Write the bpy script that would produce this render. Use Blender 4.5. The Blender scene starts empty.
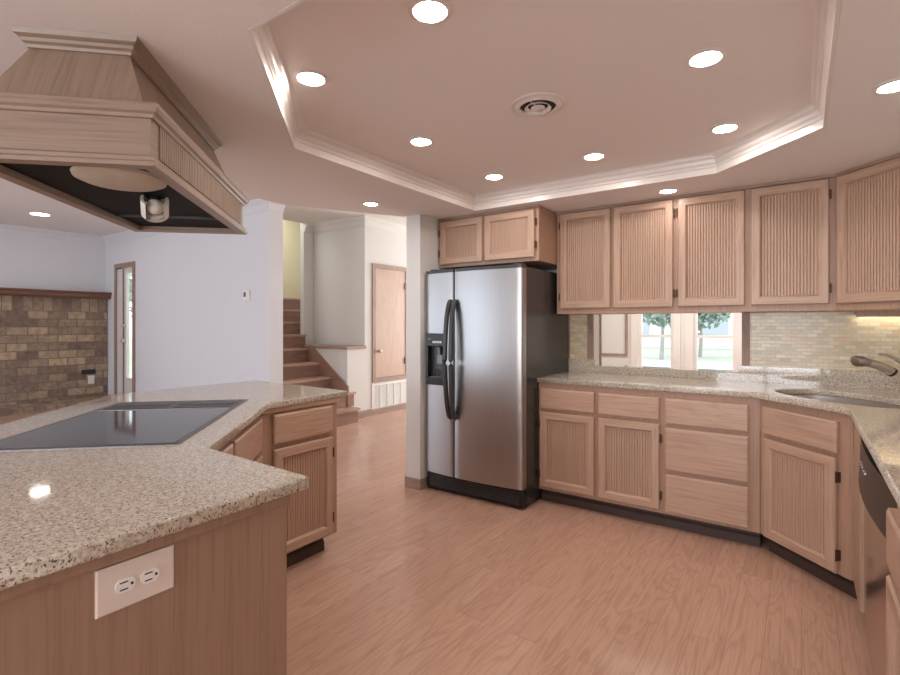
import bpy, bmesh, math, random
from mathutils import Matrix, Vector
random.seed(7)
PI = math.pi
SC = bpy.context.scene
COL = SC.collection
# ------------------------------------------------------------------ camera, world, daylight, added fill, exposure
cam = bpy.data.cameras.new('camera'); cam.lens = 20.0; cam.sensor_width = 36.0; cam.shift_y = -12.5/900
cam.clip_start = 0.02; cam.clip_end = 200
cam_o = bpy.data.objects.new('camera', cam); COL.objects.link(cam_o)
cam_o.location = (0, 0, 1.30); cam_o.rotation_euler = (PI/2, 0, math.radians(35.1)); SC.camera = cam_o

W = bpy.data.worlds.new('world'); SC.world = W; W.use_nodes = True
W.node_tree.nodes['Background'].inputs[0].default_value = (0.80, 0.90, 1.0, 1)
W.node_tree.nodes['Background'].inputs[1].default_value = 1.25

def area(name, loc, rot, sx, sy, power, color):
    l = bpy.data.lights.new(name, 'AREA'); l.shape = 'RECTANGLE'; l.size = sx; l.size_y = sy
    l.energy = power; l.color = color
    o = bpy.data.objects.new(name, l); COL.objects.link(o); o.location = loc; o.rotation_euler = rot
    return o
COOL = (0.70, 0.84, 1.0)
# daylight in the window openings (living room side wall, near wall, hall end)
area('daylight_side', (-10.16, -1.85, 1.38), (0, -PI/2, 0), 1.9, 2.85, 31, COOL)
area('daylight_near_living', (-6.5, -4.16, 1.38), (PI/2, 0, 0), 3.7, 2.0, 36, COOL)
area('daylight_near_kitchen', (-0.6, -4.16, 1.2), (PI/2, 0, 0), 1.8, 1.7, 58, (0.92, 0.95, 1.0))
area('daylight_hall', (-3.8, 9.16, 1.5), (-PI/2, 0, 0), 1.8, 1.9, 72, (0.96, 0.97, 1.0))
area('added_fill_stairwell', (-6.7, 4.6, 3.22), (0, 0, 0), .7, 1.4, 6, (1.0, 0.96, 0.90))  # added fill lamp under the closed stairwell ceiling, brightens the cream walls
area('added_fill_dining', (-1.0, 5.6, 2.42), (0, 0, 0), 1.6, 1.4, 21, (1.0, 0.97, 0.93))  # added fill lamp below the dining ceiling
LAMP = 70.0
VS = SC.view_settings
SC.display_settings.display_device = 'sRGB'
VS.view_transform = 'Standard'; VS.look = 'None'; VS.gamma = 1.0; VS.exposure = 1.03; VS.use_curve_mapping = False
SC.cycles.use_denoising = True
SC.cycles.max_bounces = 8; SC.cycles.diffuse_bounces = 5
SC.cycles.sample_clamp_indirect = 6.0

# ------------------------------------------------------------------ materials
def srgb(r, g, b):
    return tuple(((c/255)/12.92 if c/255 <= .04045 else ((c/255+.055)/1.055)**2.4) for c in (r, g, b)) + (1,)
def base_mat(name, col=(.8, .8, .8, 1), rough=.5, metal=0., spec=.5):
    m = bpy.data.materials.new(name); m.use_nodes = True
    b = m.node_tree.nodes['Principled BSDF']
    b.inputs['Base Color'].default_value = col; b.inputs['Roughness'].default_value = rough
    b.inputs['Metallic'].default_value = metal; b.inputs['Specular IOR Level'].default_value = spec
    return m, m.node_tree, b
def N(nt, t, **kw):
    n = nt.nodes.new(t)
    for k, v in kw.items(): setattr(n, k, v)
    return n
def coords(nt, scale, rot=(0, 0, 0), rnd=True):
    tc = N(nt, 'ShaderNodeTexCoord'); mp = N(nt, 'ShaderNodeMapping')
    mp.inputs['Scale'].default_value = scale; mp.inputs['Rotation'].default_value = rot
    if rnd:
        oi = N(nt, 'ShaderNodeObjectInfo'); va = N(nt, 'ShaderNodeVectorMath', operation='MULTIPLY_ADD')
        cx = N(nt, 'ShaderNodeCombineXYZ')
        for i in range(3): nt.links.new(oi.outputs['Random'], cx.inputs[i])
        va.inputs[1].default_value = (7, 5, 9)
        nt.links.new(cx.outputs[0], va.inputs[0]); nt.links.new(tc.outputs['Object'], va.inputs[2])
        nt.links.new(va.outputs[0], mp.inputs['Vector'])
    else:
        nt.links.new(tc.outputs['Object'], mp.inputs['Vector'])
    return mp.outputs['Vector']
def ramp(nt, fac, stops):
    r = N(nt, 'ShaderNodeValToRGB'); el = r.color_ramp.elements
    while len(el) < len(stops): el.new(.5)
    for e, (p, c) in zip(el, stops): e.position = p; e.color = c
    nt.links.new(fac, r.inputs[0]); return r.outputs[0]
def mix(nt, a, b, fac, mode='MIX'):
    m = N(nt, 'ShaderNodeMix', data_type='RGBA', blend_type=mode)
    for s, v in ((m.inputs[6], a), (m.inputs[7], b), (m.inputs[0], fac)):
        if hasattr(v, 'links'): nt.links.new(v, s)
        else: s.default_value = v
    return m.outputs[2]
def noise(nt, vec, scale, detail=4, rough=.55, dist=0.):
    n = N(nt, 'ShaderNodeTexNoise'); n.inputs['Scale'].default_value = scale; n.inputs['Detail'].default_value = detail
    n.inputs['Roughness'].default_value = rough; n.inputs['Distortion'].default_value = dist
    nt.links.new(vec, n.inputs['Vector']); return n.outputs['Fac']
def bump(nt, b, h, strength=.2, dist=.002):
    bp = N(nt, 'ShaderNodeBump'); bp.inputs['Strength'].default_value = strength; bp.inputs['Distance'].default_value = dist
    nt.links.new(h, bp.inputs['Height']); nt.links.new(bp.outputs[0], b.inputs['Normal'])

def plain(name, col, rough=.5, metal=0., spec=.5, var=.06, scale=20):
    m, nt, b = base_mat(name, col, rough, metal, spec)
    v = coords(nt, (1, 1, 1)); n = noise(nt, v, scale)
    d = tuple(c*(1-var) for c in col[:3]) + (1,); l = tuple(min(1, c*(1+var)) for c in col[:3]) + (1,)
    nt.links.new(ramp(nt, n, [(.3, d), (.7, l)]), b.inputs['Base Color'])
    return m
def wall_paint(name, col, bs=.15, scale=220):
    m, nt, b = base_mat(name, col, .85, 0, .2)
    v = coords(nt, (1, 1, 1), rnd=False); n = noise(nt, v, scale, 3)
    c2 = tuple(c*.97 for c in col[:3]) + (1,)
    nt.links.new(ramp(nt, n, [(.35, c2), (.65, col)]), b.inputs['Base Color'])
    bump(nt, b, n, bs, .003)
    return m
def oak(name, axis, light, dark, rough=.36, spec=.5, figk=.55, cross=None):
    m, nt, b = base_mat(name, light, rough, 0, spec)
    fine = [95, 95, 95]; fine[axis] = 3.2
    if cross is not None: fine[cross] = 3.0
    fig = [7.5, 7.5, 7.5]; fig[axis] = .75
    if cross is not None: fig[cross] = .7
    n1 = noise(nt, coords(nt, tuple(fine)), 1.0, 5, .6)
    wv = coords(nt, tuple(fig))
    n2 = noise(nt, wv, 1.0, 2, .5, .6)
    mm = N(nt, 'ShaderNodeMath', operation='MULTIPLY'); mm.inputs[1].default_value = 9.0; nt.links.new(n2, mm.inputs[0])
    fr = N(nt, 'ShaderNodeMath', operation='PINGPONG'); fr.inputs[1].default_value = .5; nt.links.new(mm.outputs[0], fr.inputs[0])
    ringc = ramp(nt, fr.outputs[0], [(0., tuple(.78*d+.22*l for d, l in zip(dark, light))), (.28, light), (1, light)])
    finec = ramp(nt, n1, [(.36, tuple(.55*l+.45*d for d, l in zip(dark, light))), (.52, light), (.75, tuple(min(1, c*1.07) for c in light[:3])+(1,))])
    nt.links.new(mix(nt, ringc, finec, figk), b.inputs['Base Color'])
    bump(nt, b, n1, .12, .001)
    return m
OL, OD = srgb(190, 158, 136), srgb(146, 112, 90)
OAK = {a: oak('pickled_oak_' + 'xyz'[a], a, OL, OD, .36, .5, .8) for a in range(3)}
HL, HD = srgb(150, 128, 110), srgb(110, 90, 76)  # cabinet oak darkened for hood and chimney: their weaker light is in the colour
CHIM = {0: oak('chimney_oak_shaded_side', 2, HL, HD, .4, .4, .8, 1), 1: oak('chimney_oak_shaded_end', 2, HL, HD, .4, .4, .8, 0)}
HOAK = {a: oak('hood_oak_shaded_' + 'xyz'[a], a, HL, HD, .36, .5, .88) for a in range(3)}
BEAD = oak('beadboard_oak', 2, srgb(188, 156, 134), srgb(172, 140, 118), .34, .5, .9)
FRAMEO = oak('face_frame_oak_shaded', 2, srgb(176, 142, 120), srgb(150, 116, 96), .4, .4, .95)  # darker than the door oak: shadow of the reveals put into the colour
EOAK = oak('end_panel_oak', 2, srgb(160, 128, 108), srgb(132, 102, 86), .5, .4, .9)
SOAK = {a: oak('stair_oak_' + 'xyz'[a], a, srgb(158, 122, 106), srgb(110, 82, 70), .45) for a in range(3)}
STREAD = oak('stair_tread_oak', 1, srgb(192, 158, 140), srgb(150, 116, 100), .4)
TRIMW = {a: oak('trim_oak_' + 'xyz'[a], a, srgb(166, 140, 124), srgb(124, 98, 86), .5) for a in range(3)}
MANT = oak('mantel_oak', 1, srgb(128, 92, 74), srgb(86, 60, 48), .5)
DOORW = oak('closet_door_oak', 2, srgb(198, 170, 152), srgb(172, 142, 124), .5)
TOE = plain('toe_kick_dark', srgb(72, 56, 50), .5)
WHITE = wall_paint('wall_white', srgb(228, 229, 233), .08)
WARMW = wall_paint('wall_warm_white', srgb(228, 226, 222), .08)
YELLOW = wall_paint('wall_cream_yellow', srgb(232, 226, 198), .08)
CEIL = wall_paint('ceiling_knockdown', srgb(240, 234, 232), .35, 200)
TRAYC = wall_paint('ceiling_tray', srgb(242, 235, 232), .10, 260)
GLOSSW = plain('white_semigloss', srgb(234, 226, 220), .28, 0, .5, .01)
PURE = plain('white_plastic', srgb(240, 236, 230), .35, 0, .5, .01)
PLATE = plain('almond_plate', srgb(226, 212, 200), .35, 0, .5, .01)
BLACK = plain('black_plastic', srgb(22, 22, 24), .35)
LINER = plain('hood_liner_black', srgb(18, 18, 19), .6, 0, .12)
DARKG = plain('dark_grey_plastic', srgb(58, 58, 60), .35)
FSIDE = plain('fridge_side_charcoal', srgb(56, 53, 52), .25, 0, .5, .05, 300)
BRONZE = plain('hinge_bronze', srgb(96, 76, 60), .4, .8)
CHROME = plain('brushed_nickel', srgb(214, 204, 194), .42, 1.0)
DNICK = plain('grey_ring', srgb(178, 170, 164), .36, 1.0)
STEELF = plain('bright_steel_frame', srgb(122, 122, 124), .45, 1.0)
GLASSB = plain('black_glass', srgb(26, 27, 30), .06, 0, .8, .02)
BEIGE = plain('fan_housing_beige', srgb(190, 176, 158), .5)
LAMPW = plain('lamp_housing_white', srgb(222, 214, 204), .35)

def steel(name, axis, col, rough, v=.10):
    m, nt, b = base_mat(name, col, rough, 1.0)
    s = [400, 400, 400]; s[axis] = 4
    n = noise(nt, coords(nt, tuple(s)), 1.0, 2)
    nt.links.new(ramp(nt, n, [(.3, tuple(c*(1-v) for c in col[:3])+(1,)), (.7, col)]), b.inputs['Base Color'])
    return m
STEEL = steel('stainless_fridge', 2, srgb(180, 177, 176), .36)
STEELD = steel('stainless_dishwasher', 2, srgb(196, 186, 180), .16, .05)
SINKM = steel('stainless_sink', 0, srgb(214, 208, 202), .42)

def granite():
    m, nt, b = base_mat('speckled_granite', (.5, .5, .5, 1), .05, 0, .5)
    v = coords(nt, (1, 1, 1), rnd=False)
    n1 = noise(nt, v, 150, 3, .6); n2 = noise(nt, v, 90, 4, .65); n3 = noise(nt, v, 210, 2, .5)
    vo = N(nt, 'ShaderNodeTexVoronoi'); vo.inputs['Scale'].default_value = 170; nt.links.new(v, vo.inputs['Vector'])
    c = ramp(nt, n2, [(.34, srgb(172, 157, 139)), (.5, srgb(199, 188, 171)), (.66, srgb(216, 208, 194))])
    sp = ramp(nt, n1, [(.36, (1, 1, 1, 1)), (.43, (0, 0, 0, 1))])
    c = mix(nt, c, srgb(116, 94, 78), sp)
    sp2 = ramp(nt, n3, [(.33, (1, 1, 1, 1)), (.385, (0, 0, 0, 1))])
    c = mix(nt, c, srgb(74, 60, 52), sp2)
    sp3 = ramp(nt, vo.outputs['Distance'], [(.10, (1, 1, 1, 1)), (.2, (0, 0, 0, 1))])
    c = mix(nt, c, srgb(232, 224, 212), mix(nt, (0, 0, 0, 1), sp3, .6))
    nt.links.new(c, b.inputs['Base Color'])
    return m
GRAN = granite()

def brick_mat(name, vec_rot, bw, rh, mortar, c1, c2, cm, rough, bs, offset=.5, extra=None, spec=.3, noise_scale=18, squash=1.):
    """vec_rot: function(nt) giving a vector whose x runs along the course and y across it"""
    m, nt, b = base_mat(name, c1, rough, 0, spec)
    v = vec_rot(nt)
    br = N(nt, 'ShaderNodeTexBrick'); br.offset = offset
    br.inputs['Scale'].default_value = 1.0; br.inputs['Brick Width'].default_value = bw; br.inputs['Row Height'].default_value = rh
    br.inputs['Mortar Size'].default_value = mortar; br.inputs['Mortar Smooth'].default_value = .2
    br.inputs['Color1'].default_value = (0, 0, 0, 1); br.inputs['Color2'].default_value = (1, 1, 1, 1); br.inputs['Mortar'].default_value = (.5, .5, .5, 1)
    br.inputs['Bias'].default_value = 0
    nt.links.new(v, br.inputs['Vector'])
    sx = N(nt, 'ShaderNodeSeparateColor'); nt.links.new(br.outputs['Color'], sx.inputs[0])
    return m, nt, b, br, sx.outputs[0], v
def axes_vec(nt, ix, iy, rnd=False):
    tc = N(nt, 'ShaderNodeTexCoord'); s = N(nt, 'ShaderNodeSeparateXYZ'); c = N(nt, 'ShaderNodeCombineXYZ')
    nt.links.new(tc.outputs['Object'], s.inputs[0])
    nt.links.new(s.outputs[ix], c.inputs[0]); nt.links.new(s.outputs[iy], c.inputs[1])
    return c.outputs[0]

def floor_mat():
    m, nt, b, br, val, v = brick_mat('oak_plank_floor', lambda nt: axes_vec(nt, 1, 0), 1.15, .127, .0012, OL, OD, OD, .25, .1, offset=.37)
    lo, hi = srgb(198, 158, 136), srgb(206, 167, 145)
    # per-plank shift of the grain so every plank has its own figure
    tc = N(nt, 'ShaderNodeTexCoord'); add = N(nt, 'ShaderNodeVectorMath', operation='MULTIPLY_ADD')
    cx = N(nt, 'ShaderNodeCombineXYZ')
    for i in range(3): nt.links.new(val, cx.inputs[i])
    add.inputs[1].default_value = (13, 7, 3); nt.links.new(cx.outputs[0], add.inputs[0]); nt.links.new(tc.outputs['Object'], add.inputs[2])
    mp = N(nt, 'ShaderNodeMapping'); mp.inputs['Scale'].default_value = (9, 1.0, 1); nt.links.new(add.outputs[0], mp.inputs[0])
    mp2 = N(nt, 'ShaderNodeMapping'); mp2.inputs['Scale'].default_value = (110, 5, 1); nt.links.new(add.outputs[0], mp2.inputs[0])
    fig = noise(nt, mp.outputs[0], 1.0, 2, .5, .7); fine = noise(nt, mp2.outputs[0], 1.0, 4, .6)
    mm = N(nt, 'ShaderNodeMath', operation='MULTIPLY'); mm.inputs[1].default_value = 11; nt.links.new(fig, mm.inputs[0])
    fr = N(nt, 'ShaderNodeMath', operation='PINGPONG'); fr.inputs[1].default_value = .5; nt.links.new(mm.outputs[0], fr.inputs[0])
    c = ramp(nt, val, [(0, lo), (1, hi)])
    rings = ramp(nt, fr.outputs[0], [(0, (.76, .73, .72, 1)), (.25, (1, 1, 1, 1))])
    c = mix(nt, c, rings, .55, 'MULTIPLY')
    fn = ramp(nt, fine, [(.34, (.80, .77, .76, 1)), (.55, (1, 1, 1, 1))])
    c = mix(nt, c, fn, .6, 'MULTIPLY')
    sm = N(nt, 'ShaderNodeMath', operation='MULTIPLY'); sm.inputs[1].default_value = .4; nt.links.new(br.outputs['Fac'], sm.inputs[0])
    c = mix(nt, c, srgb(112, 74, 58), sm.outputs[0])
    nt.links.new(c, b.inputs['Base Color'])
    b.inputs['Roughness'].default_value = .17
    return m
FLOORM = floor_mat()

def fire_brick(name, ix, iy, bw, rh, offset=.5):
    m, nt, b, br, val, v = brick_mat(name, lambda nt: axes_vec(nt, ix, iy), bw, rh, .008, OL, OD, OD, .9, .5, offset=offset)
    c = ramp(nt, val, [(0, srgb(136, 116, 104)), (.35, srgb(156, 136, 120)), (.7, srgb(176, 154, 132)), (1, srgb(204, 180, 150))])
    n = noise(nt, coords(nt, (1, 1, 1), rnd=False), 14, 5, .6)
    c = mix(nt, c, ramp(nt, n, [(.3, (.55, .52, .5, 1)), (.62, (1, 1, 1, 1))]), .8, 'MULTIPLY')
    c = mix(nt, c, srgb(132, 116, 104), br.outputs['Fac'])
    nt.links.new(c, b.inputs['Base Color'])
    inv = N(nt, 'ShaderNodeMath', operation='SUBTRACT'); inv.inputs[0].default_value = 1; nt.links.new(br.outputs['Fac'], inv.inputs[1])
    bump(nt, b, inv.outputs[0], .6, .008)
    return m
BRICK = fire_brick('fireplace_brick', 1, 2, .26, .127)
SOLD = fire_brick('soldier_brick', 1, 2, .127, .6, 0.)
HEARTH = fire_brick('hearth_brick', 1, 0, .13, .3)
def tile():
    m, nt, b, br, val, v = brick_mat('mosaic_tile', lambda nt: axes_vec(nt, 0, 2), .056, .0235, .0016, OL, OD, OD, .2, .3)
    c = ramp(nt, val, [(0, srgb(198, 186, 162)), (.3, srgb(220, 206, 176)), (.55, srgb(228, 216, 186)), (.75, srgb(216, 190, 150)), (1, srgb(236, 226, 202))])
    n = noise(nt, coords(nt, (12, 12, 60), rnd=False), 1, 3)
    c = mix(nt, c, ramp(nt, n, [(.3, (.82, .8, .76, 1)), (.6, (1, 1, 1, 1))]), .6, 'MULTIPLY')
    c = mix(nt, c, srgb(196, 184, 164), br.outputs['Fac'])
    nt.links.new(c, b.inputs['Base Color'])
    inv = N(nt, 'ShaderNodeMath', operation='SUBTRACT'); inv.inputs[0].default_value = 1; nt.links.new(br.outputs['Fac'], inv.inputs[1])
    bump(nt, b, inv.outputs[0], .4, .002)
    return m
TILE = tile()
def emit(name, col, s):
    m = bpy.data.materials.new(name); m.use_nodes = True; nt = m.node_tree
    nt.nodes.remove(nt.nodes['Principled BSDF']); e = N(nt, 'ShaderNodeEmission')
    e.inputs[0].default_value = col; e.inputs[1].default_value = s
    nt.links.new(e.outputs[0], nt.nodes['Material Output'].inputs[0]); return m
BULB = emit('warm_bulb', (1.0, .92, .87, 1), LAMP)
BULBS = emit('soffit_bulb', (1.0, .92, .87, 1), LAMP*.38)
BULBC = emit('white_bulb', (1.0, .92, .84, 1), LAMP*.22)
STRIP = emit('under_cabinet_bulb', (1.0, .86, .64, 1), 3.5)
def pane_glass():
    m = bpy.data.materials.new('window_glass'); m.use_nodes = True; nt = m.node_tree
    nt.nodes.remove(nt.nodes['Principled BSDF'])
    t = N(nt, 'ShaderNodeBsdfTransparent'); g = N(nt, 'ShaderNodeBsdfGlossy'); g.inputs['Roughness'].default_value = .02
    f = N(nt, 'ShaderNodeFresnel'); f.inputs[0].default_value = 1.3; mx = N(nt, 'ShaderNodeMixShader')
    g2 = N(nt, 'ShaderNodeNewGeometry'); sb = N(nt, 'ShaderNodeMath', operation='SUBTRACT'); sb.use_clamp = True
    nt.links.new(f.outputs[0], sb.inputs[0]); nt.links.new(g2.outputs['Backfacing'], sb.inputs[1])   # one reflection per pane
    nt.links.new(sb.outputs[0], mx.inputs[0]); nt.links.new(t.outputs[0], mx.inputs[1]); nt.links.new(g.outputs[0], mx.inputs[2])
    nt.links.new(mx.outputs[0], nt.nodes['Material Output'].inputs[0]); return m
GLASS = pane_glass()

# ------------------------------------------------------------------ mesh helpers
def bm_new(): return bmesh.new()
def obj(name, bm, mat, parent=None, smooth=False, bevel=0., loc=None):
    bmesh.ops.recalc_face_normals(bm, faces=bm.faces[:])
    me = bpy.data.meshes.new(name); bm.to_mesh(me); bm.free()
    if smooth:
        for p in me.polygons: p.use_smooth = True
        me.set_sharp_from_angle(angle=math.radians(40))
    me.materials.append(mat)
    o = bpy.data.objects.new(name, me); COL.objects.link(o)
    if parent: o.parent = parent
    if loc: o.location = loc
    if bevel:
        md = o.modifiers.new('bevel', 'BEVEL'); md.width = bevel; md.segments = 2; md.limit_method = 'ANGLE'
    return o
def two_grain(o, mats, axes):
    """boards of one mesh: grain follows each board's own length"""
    me = o.data; me.materials.clear()
    for a in axes: me.materials.append(mats[a])
    for p in me.polygons:
        best = max(((me.vertices[a].co-me.vertices[b].co) for a, b in p.edge_keys), key=lambda v: v.length)
        p.material_index = 0 if abs(best[axes[0]]) >= abs(best[axes[1]]) else 1
    return o
def two_face(o):
    """sloping hood sides: each board's grain runs up its own slope"""
    me = o.data; me.materials.clear(); me.materials.append(CHIM[0]); me.materials.append(CHIM[1])
    for p in me.polygons: p.material_index = 1 if abs(p.normal.x) > abs(p.normal.y) else 0
    return o
def box(bm, x0, x1, y0, y1, z0, z1):
    v = [bm.verts.new(p) for p in ((x0,y0,z0),(x1,y0,z0),(x1,y1,z0),(x0,y1,z0),(x0,y0,z1),(x1,y0,z1),(x1,y1,z1),(x0,y1,z1))]
    for f in ((0,3,2,1),(4,5,6,7),(0,1,5,4),(1,2,6,5),(2,3,7,6),(3,0,4,7)): bm.faces.new([v[i] for i in f])
    return v
def prism(bm, pts, z0, z1, inv=None):
    def t(p, z):
        q = Vector((p[0], p[1], z)); return inv @ q if inv else q
    lo = [bm.verts.new(t(p, z0)) for p in pts]; hi = [bm.verts.new(t(p, z1)) for p in pts]; n = len(pts)
    bm.faces.new(lo[::-1]); bm.faces.new(hi)
    for i in range(n): bm.faces.new((lo[i], lo[(i+1) % n], hi[(i+1) % n], hi[i]))
def prism_axis(bm, pts, a0, a1, axis):
    """2-D outline extruded along axis ('x': pts are (y,z); 'y': pts are (x,z))"""
    f = (lambda p, a: (a, p[0], p[1])) if axis == 'x' else (lambda p, a: (p[0], a, p[1]))
    lo = [bm.verts.new(f(p, a0)) for p in pts]; hi = [bm.verts.new(f(p, a1)) for p in pts]; n = len(pts)
    bm.faces.new(lo[::-1]); bm.faces.new(hi)
    for i in range(n): bm.faces.new((lo[i], lo[(i+1) % n], hi[(i+1) % n], hi[i]))
def slab_front(bm, x0, x1, z0, z1, t, ch):
    """raised drawer front: back at y=0, face at y=-t with a chamfered edge"""
    r = []
    for (i, y) in ((0, 0), (0, -t+ch*.6), (ch, -t)):
        r.append([bm.verts.new(p) for p in ((x0+i, y, z0+i), (x1-i, y, z0+i), (x1-i, y, z1-i), (x0+i, y, z1-i))])
    for a, b in zip(r, r[1:]):
        for i in range(4): bm.faces.new((a[i], a[(i+1) % 4], b[(i+1) % 4], b[i]))
    bm.faces.new(r[-1]); bm.faces.new(r[0][::-1])
def frame_loop(bm, x0, x1, z0, z1, prof):
    """mitred picture-frame sweep; prof = [(inset, y)...] closed"""
    rings = []
    for (i, y) in prof:
        rings.append([bm.verts.new(p) for p in ((x0+i, y, z0+i), (x1-i, y, z0+i), (x1-i, y, z1-i), (x0+i, y, z1-i))])
    n = len(rings)
    for k in range(n):
        a, b = rings[k], rings[(k+1) % n]
        for i in range(4): bm.faces.new((a[i], a[(i+1) % 4], b[(i+1) % 4], b[i]))
def flutes(bm, x0, x1, z0, z1, yb, yf, period):
    n = max(3, round((x1-x0)/period)); p = (x1-x0)/n
    prof = []
    g = yf+.0085
    for k in range(n):
        xs = x0+k*p
        prof += [(xs, g), (xs+p*.12, g), (xs+p*.22, yf+.0012), (xs+p*.42, yf), (xs+p*.68, yf), (xs+p*.90, yf+.0012)]
    prof.append((x1, g))
    lo = [bm.verts.new((x, y, z0)) for x, y in prof]; hi = [bm.verts.new((x, y, z1)) for x, y in prof]
    for i in range(len(prof)-1): bm.faces.new((lo[i], lo[i+1], hi[i+1], hi[i]))
    b = [bm.verts.new(q) for q in ((x0, yb, z0), (x1, yb, z0), (x1, yb, z1), (x0, yb, z1))]
    bm.faces.new(b[::-1])
    bm.faces.new([b[0]] + [b[1]] + lo[::-1]); bm.faces.new([b[3]] + hi + [b[2]])
def sweep(bm, path, prof, closed=False):
    """path: plan points; prof: [(offset to the left of travel, z)] ; mitred"""
    P = [Vector(p[:2]) for p in path]; n = len(P); rings = []
    for i in range(n):
        dirs = []
        if closed or i > 0: dirs.append((P[i]-P[i-1]).normalized())
        if closed or i < n-1: dirs.append((P[(i+1) % n]-P[i]).normalized())
        nr = [Vector((-d.y, d.x)) for d in dirs]
        if len(nr) == 2:
            m = (nr[0]+nr[1]).normalized(); k = 1/max(.3, m.dot(nr[0])); m = m*k
        else: m = nr[0]
        rings.append([bm.verts.new((P[i].x+m.x*o, P[i].y+m.y*o, z)) for o, z in prof])
    q = len(prof)
    for i in range(n if closed else n-1):
        a, b = rings[i], rings[(i+1) % n]
        for j in range(q): bm.faces.new((a[j], a[(j+1) % q], b[(j+1) % q], b[j]))
    if not closed: bm.faces.new(rings[0]); bm.faces.new(rings[-1][::-1])
def lathe(bm, prof, seg=32, cx=0, cy=0, a0=0., a1=2*PI):
    full = abs(a1-a0-2*PI) < 1e-6; m = seg if full else seg+1; rings = []
    for r, z in prof:
        if r < 1e-6: rings.append([bm.verts.new((cx, cy, z))]*m); continue
        rings.append([bm.verts.new((cx+r*math.cos(a0+(a1-a0)*i/seg), cy+r*math.sin(a0+(a1-a0)*i/seg), z)) for i in range(m)])
    for a, b in zip(rings, rings[1:]):
        for i in range(seg):
            j = (i+1) % m; vs = []
            for v in (a[i], a[j], b[j], b[i]):
                if v not in vs: vs.append(v)
            if len(vs) > 2: bm.faces.new(vs)
def tube(bm, pts, radii, seg=14, flat=1.):
    P = [Vector(p) for p in pts]; n = len(P); rings = []
    if not hasattr(radii, '__len__'): radii = [radii]*n
    up = Vector((0, 0, 1))
    for i in range(n):
        d = (P[min(i+1, n-1)]-P[max(i-1, 0)]).normalized()
        s = d.cross(up)
        if s.length < 1e-3: s = Vector((1, 0, 0))
        s.normalize(); u = s.cross(d).normalized()
        rings.append([bm.verts.new(P[i]+(s*math.cos(2*PI*k/seg)+u*math.sin(2*PI*k/seg)*flat)*radii[i]) for k in range(seg)])
    for a, b in zip(rings, rings[1:]):
        for k in range(seg): bm.faces.new((a[k], a[(k+1) % seg], b[(k+1) % seg], b[k]))
    bm.faces.new(rings[0][::-1]); bm.faces.new(rings[-1])
def smooth_path(pts, sub=6):
    P = [Vector(p) for p in pts]; out = []
    for i in range(len(P)-1):
        p0, p1, p2, p3 = P[max(i-1, 0)], P[i], P[i+1], P[min(i+2, len(P)-1)]
        for k in range(sub):
            t = k/sub
            out.append(.5*((2*p1)+(p2-p0)*t+(2*p0-5*p1+4*p2-p3)*t*t+(3*p1-p0-3*p2+p3)*t**3))
    out.append(P[-1]); return out
def filled(name, outer, holes, z0, z1, mat, parent=None, bevel=0.):
    """flat plate with holes from a filled 2-D curve"""
    cu = bpy.data.curves.new(name, 'CURVE'); cu.dimensions = '2D'; cu.fill_mode = 'BOTH'
    for pts in [outer]+holes:
        s = cu.splines.new('POLY'); s.points.add(len(pts)-1); s.use_cyclic_u = True
        for p, q in zip(s.points, pts): p.co = (q[0], q[1], 0, 1)
    cu.extrude = (z1-z0)/2 - bevel; cu.bevel_depth = bevel; cu.bevel_resolution = 2; cu.offset = -bevel
    t = bpy.data.objects.new('tmp', cu); COL.objects.link(t)
    dg = bpy.context.evaluated_depsgraph_get()
    me = bpy.data.meshes.new_from_object(t.evaluated_get(dg)); me.name = name
    bpy.data.objects.remove(t); bpy.data.curves.remove(cu)
    me.materials.clear(); me.materials.append(mat)
    me.transform(Matrix.Translation((0, 0, (z0+z1)/2)))
    bm = bmesh.new(); bm.from_mesh(me); bmesh.ops.remove_doubles(bm, verts=bm.verts[:], dist=1e-5); bm.to_mesh(me); bm.free()
    o = bpy.data.objects.new(name, me); COL.objects.link(o)
    if parent: o.parent = parent
    return o
def thing(name, label, cat, loc=(0, 0, 0), rz=0., group=None):
    o = bpy.data.objects.new(name, None); COL.objects.link(o); o.empty_display_size = .1
    o.location = loc; o.rotation_euler = (0, 0, rz); o['label'] = label; o['category'] = cat
    if group: o['group'] = group
    o.matrix_basis = Matrix.Translation(loc) @ Matrix.Rotation(rz, 4, 'Z')
    return o
def tag(o, label, cat, group=None):
    o['label'] = label; o['category'] = cat
    if group: o['group'] = group
    return o
def struct(name, bm, mat, parent=None, **kw):
    o = obj(name, bm, mat, parent, **kw)
    if not parent: o['kind'] = 'structure'
    return o
def copy_tree(o, parent=None):
    c = o.copy(); COL.objects.link(c)
    if parent: c.parent = parent
    for ch in list(o.children): copy_tree(ch, c)
    return c

# ------------------------------------------------------------------ key dimensions (metres; camera stands at the origin, +y towards the back wall)
CZ, TZ, HZ = 2.175, 2.285, 2.83           # soffit, tray and hall ceiling heights
BW, RW = 3.99, .83                        # back wall and right wall of the kitchen
LX, WY, WX = -9.99, 3.707, -5.28          # living room brick wall and white wall
DX = -5.05                                # hall closet wall
R45 = -PI/4

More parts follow.
